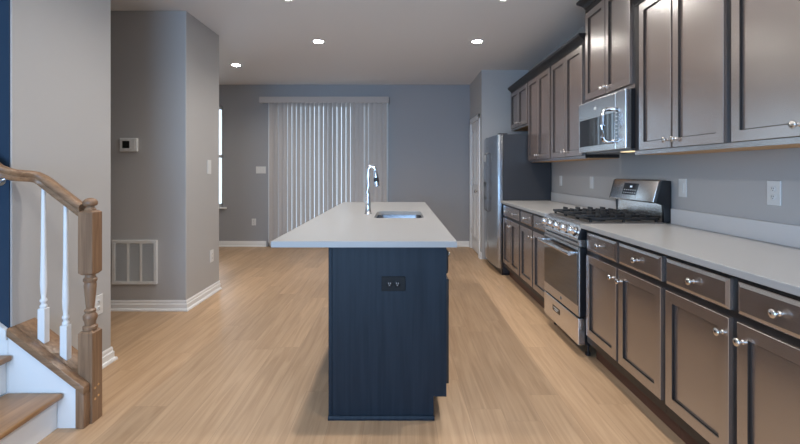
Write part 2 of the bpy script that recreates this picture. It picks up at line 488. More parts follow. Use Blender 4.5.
prism(bm, [(-1.622, SY1 + 0.032, 0), (-1.622, SY1 + 0.032, capz(-1.622)), (NW + 0.001, SY1 + 0.032, capz(NW)), (NW + 0.001, SY1 + 0.032, 0)], (0, 0.105, 0))
obj('panel', bm, 'white', kw)
bm = BM()
XE = -1.558
for x1, y0, dy in ((XE, SY1 - 0.012, 0.046), (-1.622, SY1 + 0.034, 0.122)):
    prism(bm, [(x1, y0, capz(x1)), (NW + 0.002, y0, capz(NW)), (NW + 0.002, y0, capz(NW) + th), (x1, y0, capz(x1) + th)], (0, dy, 0), bev=0.003)
obj('cap', bm, 'oakx', kw, 40)
bm = BM(); prism(bm, [(CAPX, SY1 - 0.010, 0.001), (XE, SY1 - 0.010, 0.001), (XE, SY1 - 0.010, capz(XE) - 0.0005), (CAPX, SY1 - 0.010, CAPZ - 0.0005)], (0, 0.043, 0), bev=0.003)
obj('end_board', bm, 'oak', kw, 40)

NX0, NX1, NY0, NY1 = -1.620, -1.548, 2.163, 2.235
ncx, ncy = (NX0 + NX1) / 2, (NY0 + NY1) / 2
nw = thing('newel_post', 'square and turned oak newel post at the foot of the stairs', 'newel post', (ncx, ncy, 0))
def chamfer_block(bm, z0, z1, w, c=0.012):
    hw = w / 2
    ringz = [(hw, z0), (hw, z1 - c), (hw - c, z1)] if z0 < 0.1 else [(hw - c, z0), (hw, z0 + c), (hw, z1 - c * 0.8), (hw - c, z1)]
    loops = [[bm.verts.new((ncx + a * r, ncy + b * r, z)) for a, b in ((-1, -1), (1, -1), (1, 1), (-1, 1))] for r, z in ringz]
    for a, b in zip(loops, loops[1:]):
        for i in range(4): bm.faces.new((a[i], a[(i + 1) % 4], b[(i + 1) % 4], b[i]))
    bm.faces.new(loops[0][::-1]); bm.faces.new(loops[-1])
bm = BM(); chamfer_block(bm, 0.001, 0.465, 0.072); obj('lower_block', bm, 'oak', nw)
bm = BM(); lathe(bm, [(0.026, 0.463), (0.033, 0.468), (0.033, 0.482), (0.024, 0.488), (0.026, 0.505), (0.032, 0.522), (0.032, 0.535), (0.022, 0.55), (0.026, 0.556), (0.026, 0.565),
                      (0.018, 0.572), (0.021, 0.60), (0.026, 0.66), (0.028, 0.69), (0.026, 0.705), (0.031, 0.712), (0.031, 0.724), (0.023, 0.732), (0.023, 0.75)], (ncx, ncy, 0), n=24)
obj('turned_shaft', bm, 'oak', nw, 40)
bm = BM(); chamfer_block(bm, 0.745, 1.072, 0.072); obj('upper_block', bm, 'oak', nw)
bm = BM(); lathe(bm, [(0.025, 1.070), (0.027, 1.078), (0.020, 1.086), (0.018, 1.092), (0.030, 1.098), (0.034, 1.106), (0.033, 1.116), (0.026, 1.127), (0.012, 1.134), (0, 1.136)], (ncx, ncy, 0), n=24)
obj('finial', bm, 'oak', nw, 50)
for z in (0.115, 0.17):
    bm = BM()
    for y in (2.183, 2.207): lathe(bm, [(0.006, 0), (0.006, 0.002), (0, 0.003)], (NX1, y, z + (y - 2.18) * 0.3), (1, 0, 0), 12)
    obj('peg', bm, 'maple', nw, 40)

# handrail: from the newel up, a jog toward the room, then along the stairwell wall
hr = thing('handrail', 'oak handrail sloping up from the newel post to the stairwell wall', 'handrail', (-1.7, 2.198, 1.1))
rprof = [(-0.020, -0.028), (0.020, -0.028), (0.024, -0.020), (0.020, -0.006), (0.029, 0.006), (0.029, 0.016), (0.020, 0.026), (0.0, 0.030), (-0.020, 0.026), (-0.029, 0.016), (-0.029, 0.006), (-0.020, -0.006), (-0.024, -0.020)]
z0 = 1.043
path = []
for t in (0, 0.3, 0.6, 0.9, 1): path.append((-1.6205 - 0.2005 * t, 2.198, z0 + (0.0345 + 0.2005 * t) * 0.77))
zt = z0 + 0.235 * 0.77
path += [(-1.848, 2.190, zt + 0.016), (-1.868, 2.170, zt + 0.022), (-1.880, 2.145, zt + 0.024), (-1.890, 2.115, zt + 0.027), (-1.905, 2.088, zt + 0.036), (-1.930, 2.070, zt + 0.052), (-1.965, 2.064, zt + 0.078)]
for t in (0.2, 0.5, 0.8): path.append((-1.965 - t, 2.064, zt + 0.078 + t * 0.77))
bm = BM(); sweep(bm, path, rprof)
bm.verts.ensure_lookup_table()
for v_ in bm.verts[:len(rprof)]:
    v_.co.z -= (-1.6205 - v_.co.x) * 0.77; v_.co.x = -1.6205
obj('rail', bm, 'oakx', hr, 50)
bm = BM()
xb, zb_ = -1.985, zt + 0.078 + 0.02 * 0.77 - 0.028
tube(bm, [(xb, 2.139, zb_ - 0.06), (xb, 2.10, zb_ - 0.058), (xb, 2.076, zb_ - 0.045), (xb, 2.066, zb_ - 0.02), (xb, 2.064, zb_ + 0.004)], 0.008)
lathe(bm, [(0.03, 0), (0.03, 0.004), (0.015, 0.008)], (xb, 2.1385, zb_ - 0.06), (0, -1, 0))
obj('wall_bracket', bm, 'chrome', hr, 40)

def baluster(x, label):
    y = 2.198
    zb = capz(x) + th - 0.012
    top = z0 + (-1.586 - x) * 0.77 - 0.043
    o = thing('baluster', label, 'baluster', (x, y, zb), 'white balusters between the newel post and the wall')
    w_ = 0.018; h = 0.178
    zl, zr = capz(x - w_) + th + 0.0005, capz(x + w_) + th + 0.0005
    bm = BM(); prism(bm, [(x - w_, y - w_, zl), (x + w_, y - w_, zr), (x + w_, y - w_, zb + h), (x - w_, y - w_, zb + h)], (0, 2 * w_, 0), bev=0.004)
    obj('base_block', bm, 'white', o)
    b = zb + h
    bm = BM()
    lathe(bm, [(0.013, b - 0.002), (0.016, b + 0.006), (0.016, b + 0.014), (0.011, b + 0.02), (0.011, b + 0.028), (0.016, b + 0.034), (0.016, b + 0.042), (0.010, b + 0.052),
               (0.0125, b + 0.075), (0.0150, b + 0.12), (0.0135, b + 0.2), (0.0115, b + 0.3), (0.009, top)], (x, y, 0), n=16)
    obj('turned_shaft', bm, 'white', o, 40)
    return o
baluster(-1.822, 'white baluster nearest the wall, second from the newel post')
baluster(-1.709, 'white baluster directly beside the oak newel post')

# ------------------------------------------------------------------ wall fittings
def plate(name, label, cat, center, n, w, h, gang=1, kind='outlet', mat='plastic', group=None, slot='black'):
    """n: wall normal, one of (+-1,0),(0,-1)"""
    c = Vector(center); n = Vector((*n, 0)); u = Vector((0, 0, 1)).cross(n)
    o = thing(name, label, cat, center, group)
    def slab(bm, du, dz, su, sz, d0, d1, bev=0.0):
        pts = [c + u * (du - su / 2) + Vector((0, 0, dz - sz / 2)) + n * d0, c + u * (du + su / 2) + Vector((0, 0, dz - sz / 2)) + n * d0,
               c + u * (du + su / 2) + Vector((0, 0, dz + sz / 2)) + n * d0, c + u * (du - su / 2) + Vector((0, 0, dz + sz / 2)) + n * d0]
        prism(bm, pts, n * (d1 - d0), bev)
    bm = BM(); slab(bm, 0, 0, w, h, 0.0, 0.006, 0.002); obj('faceplate', bm, mat, o)
    if kind == 'outlet':
        wide = w > h
        for s in (-1, 1):
            a, b = (s * 0.02, 0) if wide else (0, s * 0.02)
            bm = BM(); lathe(bm, [(0.0155, 0.0), (0.0155, 0.008), (0.014, 0.009)], c + u * a + Vector((0, 0, b)), n, 18)
            r = obj('receptacle', bm, mat, o, 40)
            bm = BM()
            slab(bm, a - 0.005, b + 0.003, 0.002, 0.008, 0.0085, 0.0096); slab(bm, a + 0.005, b + 0.003, 0.002, 0.008, 0.0085, 0.0096)
            slab(bm, a, b - 0.007, 0.004, 0.004, 0.0085, 0.0096)
            obj('slots', bm, slot, r)
    else:
        for g in range(gang):
            du = (g - (gang - 1) / 2) * 0.046
            bm = BM(); slab(bm, du, 0, 0.033, 0.066, 0.005, 0.009, 0.0015)
            obj('rocker', bm, mat, o)
    return o
plate('light_switch', 'white triple light switch on the back wall beside the vertical blind', 'light switch', (-139 / 59.05, YB, 1.295), (0, -1), 0.165, 0.118, 3, 'switch')
plate('wall_outlet', 'white outlet low on the back wall beside the vertical blind', 'outlet', (-146 / 59.05, YB, 0.415), (0, -1), 0.072, 0.116)
plate('light_switch', 'tall white switch plate on the partition side wall facing the island', 'light switch', (-1.955, 4.40, 1.315), (1, 0), 0.085, 0.145, 1, 'switch')
plate('wall_outlet', 'white outlet low on the partition side wall above its baseboard', 'outlet', (-1.955, 4.46, 0.395), (1, 0), 0.078, 0.125)
plate('wall_outlet', 'white outlet low on the near left wall behind the newel post', 'outlet', (NW, 2.76, 0.413), (1, 0), 0.08, 0.125)
plate('light_switch', 'white switch plate over the far worktop nearest the refrigerator', 'light switch', (XR, 4.97, 1.163), (-1, 0), 0.072, 0.116, 1, 'switch')
plate('light_switch', 'white switch plate over the far worktop nearest the range', 'light switch', (XR, 4.17, 1.163), (-1, 0), 0.072, 0.116, 1, 'switch')
plate('light_switch', 'white switch plate over the near worktop just past the range', 'light switch', (XR, 2.826, 1.163), (-1, 0), 0.076, 0.12, 1, 'switch')
plate('wall_outlet', 'white double outlet on the grey wall over the near worktop', 'outlet', (XR, 2.135, 1.163), (-1, 0), 0.078, 0.122)

# thermostat
tx, tz = -270 / 109.4, 1.513
t_ = thing('thermostat', 'white thermostat with a dark square screen on the partition wall', 'thermostat', (tx, 3.93, tz))
obj('body', B(tx - 0.08, tx + 0.08, 3.902, 3.93, tz - 0.062, tz + 0.062, bev=0.008, seg=3), 'plastic', t_)
obj('screen', B(tx - 0.052, tx + 0.012, 3.8995, 3.904, tz - 0.03, tz + 0.034), 'screen', t_)
obj('button_strip', B(tx + 0.05, tx + 0.062, 3.900, 3.904, tz - 0.045, tz + 0.045, bev=0.002), 'plastic', t_)
# return air grille
gx0, gx1, gz0, gz1 = -2.622, -2.212, 0.243, 0.645
v = thing('return_air_vent', 'square white return air grille low on the partition wall', 'vent', (-2.417, 3.93, gz0))
obj('duct_opening', B(gx0 + 0.02, gx1 - 0.02, 3.926, 3.930, gz0 + 0.02, gz1 - 0.02), 'ductdark', v)
bm = BM()
fw = 0.03
box(bm, gx0, gx1, 3.908, 3.93, gz1 - fw, gz1, bev=0.003); box(bm, gx0, gx1, 3.908, 3.93, gz0, gz0 + fw, bev=0.003)
box(bm, gx0, gx0 + fw, 3.908, 3.93, gz0 + fw, gz1 - fw, bev=0.003); box(bm, gx1 - fw, gx1, 3.908, 3.93, gz0 + fw, gz1 - fw, bev=0.003)
iw = (gx1 - gx0 - 2 * fw)
for k in (1, 2):
    x = gx0 + fw + iw * k / 3
    box(bm, x - 0.010, x + 0.010, 3.910, 3.928, gz0 + fw, gz1 - fw)
obj('frame', bm, 'plastic', v)
for k in range(3):
    xa = gx0 + fw + iw * k / 3 + (0.01 if k else 0); xb_ = gx0 + fw + iw * (k + 1) / 3 - (0.01 if k < 2 else 0)
    bm = BM()
    for j in range(22):
        z = gz0 + fw + 0.004 + j * (gz1 - gz0 - 2 * fw) / 22
        prism(bm, [(xa, 3.912, z), (xa, 3.913, z + 0.0005), (xa, 3.926, z + 0.0125), (xa, 3.925, z + 0.0125)], (xb_ - xa, 0, 0))
    obj('louver_bank', bm, 'louver', v)

# ------------------------------------------------------------------ vertical blind
vb = thing('vertical_blind', 'floor length grey beige vertical blind covering the glass door', 'blind', (-1.2, 7.17, 2.4))
bm = BM()
box(bm, -2.325, -0.187, 7.095, 7.105, 2.405, 2.505, bev=0.003)
box(bm, -2.325, -2.317, 7.105, 7.279, 2.405, 2.505); box(bm, -0.195, -0.187, 7.105, 7.279, 2.405, 2.505)
obj('valance', bm, 'vane', vb)
obj('head_rail', B(-2.28, -0.23, 7.15, 7.19, 2.415, 2.445), 'white', vb)
NV = 26
for i in range(NV):
    x = -2.18 + 0.038 + i * (1.964 - 0.01) / NV
    th_ = math.atan2(-x, 7.17)
    g = random.uniform(0.006, 0.009) if i in (1, 5, 7, 9, 10, 11, 12, 13, 14, 15, 16, 17, 21) else random.uniform(0.002, 0.005) if i in (3, 4, 6, 8, 18) else -0.003
    ang = math.degrees(math.acos((0.0752 * math.cos(th_) - g) / 0.089) - th_)
    a = -math.radians(ang); hw = 0.0445
    bm = BM()
    N_ = 5; pts = []
    for j in range(N_):
        s_ = -1 + 2 * j / (N_ - 1)
        lx, ly = s_ * hw, 0.007 * (1 - s_ * s_)
        pts.append((lx * math.cos(a) - ly * math.sin(a), lx * math.sin(a) + ly * math.cos(a)))
    nx, ny = -math.sin(a) * 0.0012, math.cos(a) * 0.0012
    loop = [(x + p, 7.17 + q, 0.03) for p, q in pts] + [(x + p + nx, 7.17 + q + ny, 0.03) for p, q in reversed(pts)]
    prism(bm, loop, (0, 0, 2.388))
    obj('vane', bm, 'vane', vb, 60)

# ------------------------------------------------------------------ cabinet helpers (right run, doors face -X)
DOOR_RINGS = [(0, 0), (0, 0.017), (0.002, 0.019), (0.050, 0.019), (0.0505, 0.013), (0.0545, 0.012), (0.0550, 0.006), (0.070, 0.006)]
DRAWER_RINGS = [(0, 0), (0, 0.012), (0.003, 0.014), (0.016, 0.019), (0.020, 0.019)]
def front(name, parent, xf, y0, y1, z0, z1, rings, nx=-1, mat='cab'):
    """a door or drawer front standing on the plane x = xf, facing nx"""
    bm = BM()
    ringpanel(bm, (xf, y0, z0), (0, 1, 0), (0, 0, 1), (nx, 0, 0), y1 - y0, z1 - z0, rings)
    o = obj(name, bm, mat, parent)
    if len(rings) == 8:                       # shade painted into the groove round the panel
        o.data.materials.append(M['cabdark'])
        for k in range(12, 24): o.data.polygons[k].material_index = 1
    return o
def knob(parent, xf, y, z, nx=-1):
    bm = BM()
    lathe(bm, [(0.009, 0), (0.009, 0.002), (0.0055, 0.005), (0.0055, 0.014), (0.011, 0.019), (0.0155, 0.022), (0.016, 0.026), (0.013, 0.030), (0, 0.032)], (xf, y, z), (nx, 0, 0), 18)
    return obj('knob', bm, 'nickel', parent, 45)

XD = 1.250        # base door faces
XF = XD + 0.019   # base face frame
CT = 0.916        # worktop height
def base_cabinet(label, y0, y1, fronts):
    o = thing('base_cabinet', label, 'cabinet', (1.55, (y0 + y1) / 2, 0), 'dark base cabinets along the right wall')
    obj('carcass', B(XF, 1.855, y0 + 0.0005, y1 - 0.0005, 0.115, CT - 0.0305), 'cabdark', o)  # face frame coloured near black for the shade between the fronts
    obj('toe_kick', B(XF + 0.065, 1.855, y0 + 0.0005, y1 - 0.0005, 0.0, 0.1148), 'toe', o)
    for kind, a, b, knobs in fronts:
        if kind == 'drawer':
            d = front('drawer', o, XF, a, b, 0.742, 0.862, DRAWER_RINGS)
            for ky in knobs: knob(d, XD, ky, 0.802)
        else:
            d = front('door', o, XF, a, b, 0.172, 0.712, DOOR_RINGS)
            for ky in knobs: knob(d, XD, ky, 0.648)
    return o
base_cabinet('dark base cabinet beside the refrigerator, one wide drawer with two knobs', 4.50, 5.235,
             [('drawer', 4.524, 5.213, (4.70, 5.03)), ('door', 4.524, 4.862, (4.835,)), ('door', 4.874, 5.213, (4.90,))])
base_cabinet('dark base cabinet between the two-knob drawer cabinet and the range', 3.637, 4.4995,
             [('drawer', 4.078, 4.472, (4.275,)), ('drawer', 3.66, 4.040, (3.85,)), ('door', 4.078, 4.472, (4.108,)), ('door', 3.66, 4.040, (4.010,))])
base_cabinet('dark base cabinet touching the near side of the range', 2.046, 2.918,
             [('drawer', 2.492, 2.890, (2.69,)), ('drawer', 2.066, 2.464, (2.265,)), ('door', 2.492, 2.890, (2.522,)), ('door', 2.066, 2.464, (2.434,))])
base_cabinet('dark base cabinet nearest the camera, second beyond the range', 1.215, 2.0455,
             [('drawer', 1.637, 2.028, (1.83,)), ('drawer', 1.235, 1.597, (1.416,)), ('door', 1.637, 2.028, (1.667,)), ('door', 1.235, 1.597, (1.567,))])

def worktop(label, y0, y1):
    o = thing('worktop', label, 'countertop', (1.54, (y0 + y1) / 2, CT - 0.03), 'white worktops on the right hand cabinets')
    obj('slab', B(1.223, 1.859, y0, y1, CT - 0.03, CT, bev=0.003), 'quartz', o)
    obj('backsplash', B(1.839, 1.859, y0, y1, CT, CT + 0.102, bev=0.002), 'quartzlit', o)
worktop('white quartz worktop between the refrigerator and the range', 3.634, 5.238)
worktop('long white quartz worktop on the near side of the range', 1.205, 2.922)

XU = 1.550; XUF = XU + 0.019
CROWN = [(XUF, 0.0), (XUF - 0.006, 0.0), (XUF - 0.008, 0.012), (XUF - 0.022, 0.030), (XUF - 0.050, 0.052), (XUF - 0.055, 0.062), (XUF - 0.055, 0.075), (XUF, 0.075)]
def upper_cabinet(label, y0, y1, zb, zt, doors, door_z, crown='run', knob_z=None):
    o = thing('wall_cabinet', label, 'cabinet', (1.7, (y0 + y1) / 2, zb), 'dark wall cabinets along the right wall')
    obj('carcass', B(XUF, 1.859, y0 + 0.0005, y1 - 0.0005, zb + 0.004, zt), 'cabdark', o)  # stiles darkened to carry the shade in the gaps between doors
    obj('underside_panel', B(XUF + 0.018, 1.855, y0 + 0.012, y1 - 0.012, zb - 0.001, zb + 0.0039), 'maple', o)
    obj('bottom_rail', B(XUF - 0.002, XUF + 0.016, y0 + 0.0005, y1 - 0.0005, zb - 0.001, zb + 0.024), 'cab', o)
    for a, b, ky in doors:
        d = front('door', o, XUF, a, b, door_z[0], door_z[1], DOOR_RINGS)
        knob(d, XU, ky, knob_z or door_z[0] + 0.045)
    bm = BM()
    z = zt - 0.004
    if crown == 'run':
        prism(bm, [(x, y0 + 0.0005, z + h) for x, h in CROWN], (0, y1 - y0 - 0.001, 0))
    else:   # crown wraps round both sides
        n = len(CROWN); loops = []
        for sx, yy, sy in ((1, y1, 1), (0, y1, 1), (0, y0, -1), (1, y0, -1)):
            lp = []
            for x, h in CROWN:
                out = XUF - x
                lp.append(bm.verts.new((1.859 if sx else x, yy + sy * out, z + h)))
            loops.append(lp)
        for a, b in zip(loops, loops[1:]):
            for i in range(n): bm.faces.new((a[i], a[(i + 1) % n], b[(i + 1) % n], b[i]))
        bm.faces.new(loops[0]); bm.faces.new(loops[-1])
    obj('crown_moulding', bm, 'cabdark', o)  # crown coloured dark for the shade on its sloping faces
    return o
ZU0, ZU1 = 1.382, 2.372
upper_cabinet('short dark wall cabinet over the refrigerator', 5.235, 6.05, 1.838, ZU1, [(5.66, 6.02, 5.69), (5.265, 5.64, 5.61)], (1.862, 2.350))
upper_cabinet('tall dark wall cabinet beside the one over the refrigerator', 4.436, 5.2345, ZU0, ZU1, [(4.845, 5.20, 4.873), (4.462, 4.833, 4.805)], (1.408, 2.350))
upper_cabinet('tall dark wall cabinet on the far side of the microwave', 3.640, 4.4355, ZU0, ZU1, [(4.048, 4.408, 4.076), (3.668, 4.036, 4.008)], (1.408, 2.350))
upper_cabinet('dark wall cabinet over the microwave with raised crown moulding', 2.868, 3.6395, 1.832, 2.645, [(3.262, 3.600, 3.288), (2.905, 3.250, 3.224)], (1.862, 2.585), crown='wrap')
upper_cabinet('tall dark wall cabinet on the near side of the microwave', 2.042, 2.8675, ZU0, ZU1, [(2.462, 2.790, 2.492), (2.062, 2.448, 2.418)], (1.408, 2.350))
upper_cabinet('tall dark wall cabinet nearest the camera', 1.21, 2.0415, ZU0, ZU1, [(1.642, 2.014, 1.672), (1.235, 1.625, 1.595)], (1.408, 2.350))

# ------------------------------------------------------------------ refrigerator
FY0, FY1, FT = 5.252, 6.16, 1.725
fr = thing('refrigerator', 'stainless side by side refrigerator with dark charcoal side', 'refrigerator', (1.5, 5.7, 0))
obj('body', B(1.262, 1.85, FY0, FY1, 0.03, FT, bev=0.004), 'fridge', fr)
obj('base_grille', B(1.245, 1.40, FY0 + 0.01, FY1 - 0.01, 0.002, 0.075), 'black', fr)
def fdoor(y0, y1):
    bm = BM()
    n = 8; pts = []
    ym = (FY0 + FY1) / 2; hw = (FY1 - FY0) / 2
    for i in range(n + 1):
        y = y0 + (y1 - y0) * i / n
        pts.append((1.178 + 0.028 * ((y - ym) / hw) ** 2, y, 0.085))
    loop = [(1.258, y0, 0.085)] + pts + [(1.258, y1, 0.085)]
    prism(bm, loop, (0, 0, FT - 0.085 - 0.004), bev=0.003)
    return obj('door', bm, 'steelz', fr, 30)
d1 = fdoor(FY0 + 0.002, 5.762); d2 = fdoor(5.768, FY1 - 0.002)
def fhandle(parent, y):
    bm = BM()
    zs = (0.74, 0.78, 0.9, 1.15, 1.38, 1.47, 1.51)
    path = [(1.182, y, 0.745), (1.160, y, 0.75), (1.148, y, 0.77), (1.143, y, 0.9), (1.141, y, 1.13), (1.143, y, 1.35), (1.148, y, 1.49), (1.160, y, 1.51), (1.182, y, 1.515)]
    tube(bm, path, 0.009, 10)
    return obj('handle', bm, 'cooktop', parent, 50)
fhandle(d1, 5.715); fhandle(d2, 5.815)
for y in (FY0 + 0.09, FY1 - 0.09):
    obj('hinge_cover', B(1.215, 1.33, y - 0.03, y + 0.03, FT, FT + 0.018, bev=0.005), 'fridge', fr)
bm = BM(); lathe(bm, [(0.016, 0), (0.016, 0.002), (0.012, 0.003)], (1.186, 5.50, 1.63), (-1, 0, 0), 18); obj('emblem', bm, 'cooktop', d1, 40)
tag_ = obj('paper_tag', B(1.1285, 1.130, 5.685, 5.745, 1.40, 1.49), 'plastic', d1); tag_['label'] = 'small white paper tag on the handle'

# ------------------------------------------------------------------ range
RY0, RY1 = 2.926, 3.628
RX = 1.215
rg = thing('gas_range', 'stainless freestanding gas range with black grates and oven window', 'stove', (1.5, 3.25, 0))
obj('body', B(1.262, 1.835, RY0 + 0.002, RY1 - 0.002, 0.085, 0.905), 'black', rg)
for y in (RY0 + 0.05, RY1 - 0.05):
    for x in (1.30, 1.78):
        bm = BM(); lathe(bm, [(0.018, 0.0), (0.018, 0.02), (0.010, 0.022), (0.010, 0.09)], (x, y, 0)); obj('foot', bm, 'black', rg, 40)
# storage drawer
bm = BM(); box(bm, RX, 1.262, RY0 + 0.004, RY1 - 0.004, 0.085, 0.266, bev=0.004)
dw = obj('drawer', bm, 'steel', rg)
obj('badge', B(RX - 0.002, RX, 3.27, 3.42, 0.175, 0.215, bev=0.001), 'screen', dw)
bm = BM()
for k, wd in enumerate((0.05, 0.03)):
    box(bm, RX - 0.003, RX - 0.0015, 3.345 - wd, 3.345 + wd, 0.200 - k * 0.014, 0.205 - k * 0.014)
obj('badge_print', bm, 'plastic', dw)
# oven door
bm = BM()
ringpanel(bm, (1.226, RY0 + 0.004, 0.278), (0, 1, 0), (0, 0, 1), (-1, 0, 0), RY1 - RY0 - 0.008, 0.752 - 0.278, [(0, 0), (0, 0.008), (0.004, 0.011)])
dov = obj('oven_door', bm, 'steel', rg)
obj('door_core', B(1.2261, 1.2615, RY0 + 0.004, RY1 - 0.004, 0.280, 0.750), 'black', dov)
bm = BM(); box(bm, RX - 0.003, RX + 0.002, RY0 + 0.014, RY1 - 0.016, 0.352, 0.735, bev=0.002)
gw = obj('oven_window', bm, 'glassb', dov)
bm = BM(); lathe(bm, [(0.013, 0), (0.013, 0.002), (0.009, 0.003)], (RX, 3.25, 0.315), (-1, 0, 0), 18); obj('emblem', bm, 'cooktop', dov, 40)
bm = BM()
hz = 0.705
sweep(bm, [(1.163, RY0 + 0.03, hz), (1.160, RY0 + 0.06, hz), (1.160, RY1 - 0.06, hz), (1.163, RY1 - 0.03, hz)], [(0.012 * math.cos(a) , 0.015 * math.sin(a)) for a in [2 * PI * k / 14 for k in range(14)]])
for y in (RY0 + 0.055, RY1 - 0.055): box(bm, 1.160, RX + 0.004, y - 0.014, y + 0.014, hz - 0.012, hz + 0.012, bev=0.003)
obj('oven_handle', bm, 'steel', dov, 40)
# vent strip and sloped control panel
bm = BM(); box(bm, 1.222, 1.262, RY0 + 0.004, RY1 - 0.004, 0.757, 0.802)
vs = obj('vent_strip', bm, 'steel', rg)
bm = BM()
for k in range(14):
    y = RY0 + 0.04 + k * 0.045
    box(bm, 1.2205, 1.224, y, y + 0.034, 0.776, 0.790)
obj('vent_slots', bm, 'black', vs)
cp = [(1.262, 0.804), (1.212, 0.804), (1.208, 0.812), (1.238, 0.898), (1.252, 0.912), (1.30, 0.918), (1.30, 0.804)]
bm = BM(); prism(bm, [(x, RY0 + 0.002, z) for x, z in cp], (0, RY1 - RY0 - 0.004, 0), bev=0.002)
pn = obj('control_panel', bm, 'steel', rg)
for y in (RY0 - 0.001, RY1 - 0.002):
    bm = BM(); prism(bm, [(x, y, z) for x, z in cp], (0, 0.003, 0)); obj('side_cover', bm, 'black', pn)
nrm = Vector((-0.086, 0, 0.030)).normalized()
for k in range(5):
    y = RY0 + 0.075 + k * (RY1 - RY0 - 0.15) / 4
    bm = BM()
    c = Vector((1.222, y, 0.853))
    lathe(bm, [(0.030, 0), (0.030, 0.006), (0.026, 0.009), (0.025, 0.044), (0.021, 0.050), (0, 0.051)], c, nrm, 20)
    kb = obj('knob', bm, 'chrome', pn, 40)
    bm = BM(); lathe(bm, [(0.035, -0.0005), (0.035, 0.002), (0.030, 0.0035)], c, nrm, 20)
    obj('knob_ring', bm, 'black', kb, 40)
# cooktop, burners, grates
obj('cooktop', B(1.262, 1.80, RY0 + 0.002, RY1 - 0.002, 0.905, 0.922, bev=0.004), 'cooktop', rg)
for bx, by, r in ((1.40, 3.06, 0.05), (1.40, 3.44, 0.045), (1.66, 3.06, 0.04), (1.66, 3.44, 0.045), (1.53, 3.25, 0.05)):
    bm = BM(); lathe(bm, [(r * 1.15, 0.921), (r * 1.15, 0.928), (r * 0.8, 0.932), (r * 0.8, 0.936), (r, 0.937), (r, 0.943), (r * 0.9, 0.946), (0, 0.947)], (bx, by, 0), n=24)
    obj('burner', bm, 'iron', rg, 40)
gxa, gxb = 1.285, 1.775
for k in range(3):
    ya = RY0 + 0.012 + k * 0.2265; yb = ya + 0.222; ym = (ya + yb) / 2
    bm = BM()
    zt0, zt1 = 0.950, 0.968
    for y in (ya, yb - 0.014): box(bm, gxa, gxb, y, y + 0.014, zt0 - 0.012, zt1 - 0.012, bev=0.003)
    for x in (gxa, gxb - 0.014): box(bm, x, x + 0.014, ya, yb, zt0 - 0.012, zt1 - 0.012, bev=0.003)
    for j in range(4):
        x = gxa + 0.09 + j * 0.103
        for (p, q) in ((ya, ya + 0.078), (yb - 0.078, yb)):
            box(bm, x - 0.006, x + 0.006, p, q, zt0 - 0.004, zt1 + 0.008, bev=0.003)
    box(bm, gxa, gxb, ym - 0.007, ym + 0.007, zt0 - 0.008, zt1 - 0.004, bev=0.003)
    for x in (gxa + 0.02, (gxa + gxb) / 2, gxb - 0.02):
        for y in (ya + 0.007, yb - 0.007): box(bm, x - 0.008, x + 0.008, y - 0.007, y + 0.007, 0.921, zt0)
    obj('grate', bm, 'iron', rg, 40)
# back guard
bm = BM(); box(bm, 1.802, 1.850, RY0 + 0.032, RY1 - 0.072, 0.905, 1.08)
bgd = obj('back_guard', bm, 'steel', rg)
bgp = [(1.835, 1.050), (1.742, 1.050), (1.737, 1.060), (1.778, 1.205), (1.790, 1.213), (1.835, 1.213)]
bm = BM(); prism(bm, [(x, RY0 + 0.030, z) for x, z in bgp], (0, RY1 - RY0 - 0.10, 0), bev=0.004)
con = obj('console', bm, 'steel', rg, 30)
bm = BM()
prism(bm, [(x, RY0 + 0.004, z) for x, z in [(1.85, 0.92), (1.80, 0.92), (1.80, 1.04), (1.742, 1.055), (1.78, 1.20), (1.795, 1.210), (1.85, 1.205)]], (0, 0.0255, 0), bev=0.003)
obj('end_cap', bm, 'black', rg)
bm = BM()
prism(bm, [(x, RY1 - 0.0695, z) for x, z in [(1.85, 0.92), (1.80, 0.92), (1.80, 1.04), (1.742, 1.055), (1.78, 1.20), (1.795, 1.210), (1.85, 1.205)]], (0, 0.0255, 0), bev=0.003)
obj('end_cap', bm, 'black', rg)
cn = Vector((-0.145, 0, 0.041)).normalized(); cu = Vector((0.041, 0, 0.145)).normalized()
def on_console(bm, y0, y1, a0, a1, d0, d1):
    o = Vector((1.737, 0, 1.060))
    prism(bm, [o + cu * a0 + Vector((0, y0, 0)) + cn * d0, o + cu * a0 + Vector((0, y1, 0)) + cn * d0,
               o + cu * a1 + Vector((0, y1, 0)) + cn * d0, o + cu * a1 + Vector((0, y0, 0)) + cn * d0], cn * (d1 - d0))
bm = BM(); on_console(bm, 3.185, 3.385, 0.035, 0.125, -0.002, 0.002)
dp = obj('display', bm, 'glassb', con)
bm = BM(); on_console(bm, 3.262, 3.292, 0.092, 0.106, 0.002, 0.0026)
obj('clock_digits', bm, 'display', dp)
bm = BM()
for r in range(2):
    for c in range(6):
        y = 3.20 + c * 0.030
        on_console(bm, y, y + 0.016, 0.046 + r * 0.022, 0.054 + r * 0.022, 0.002, 0.0025)
obj('buttons', bm, 'plastic', dp)

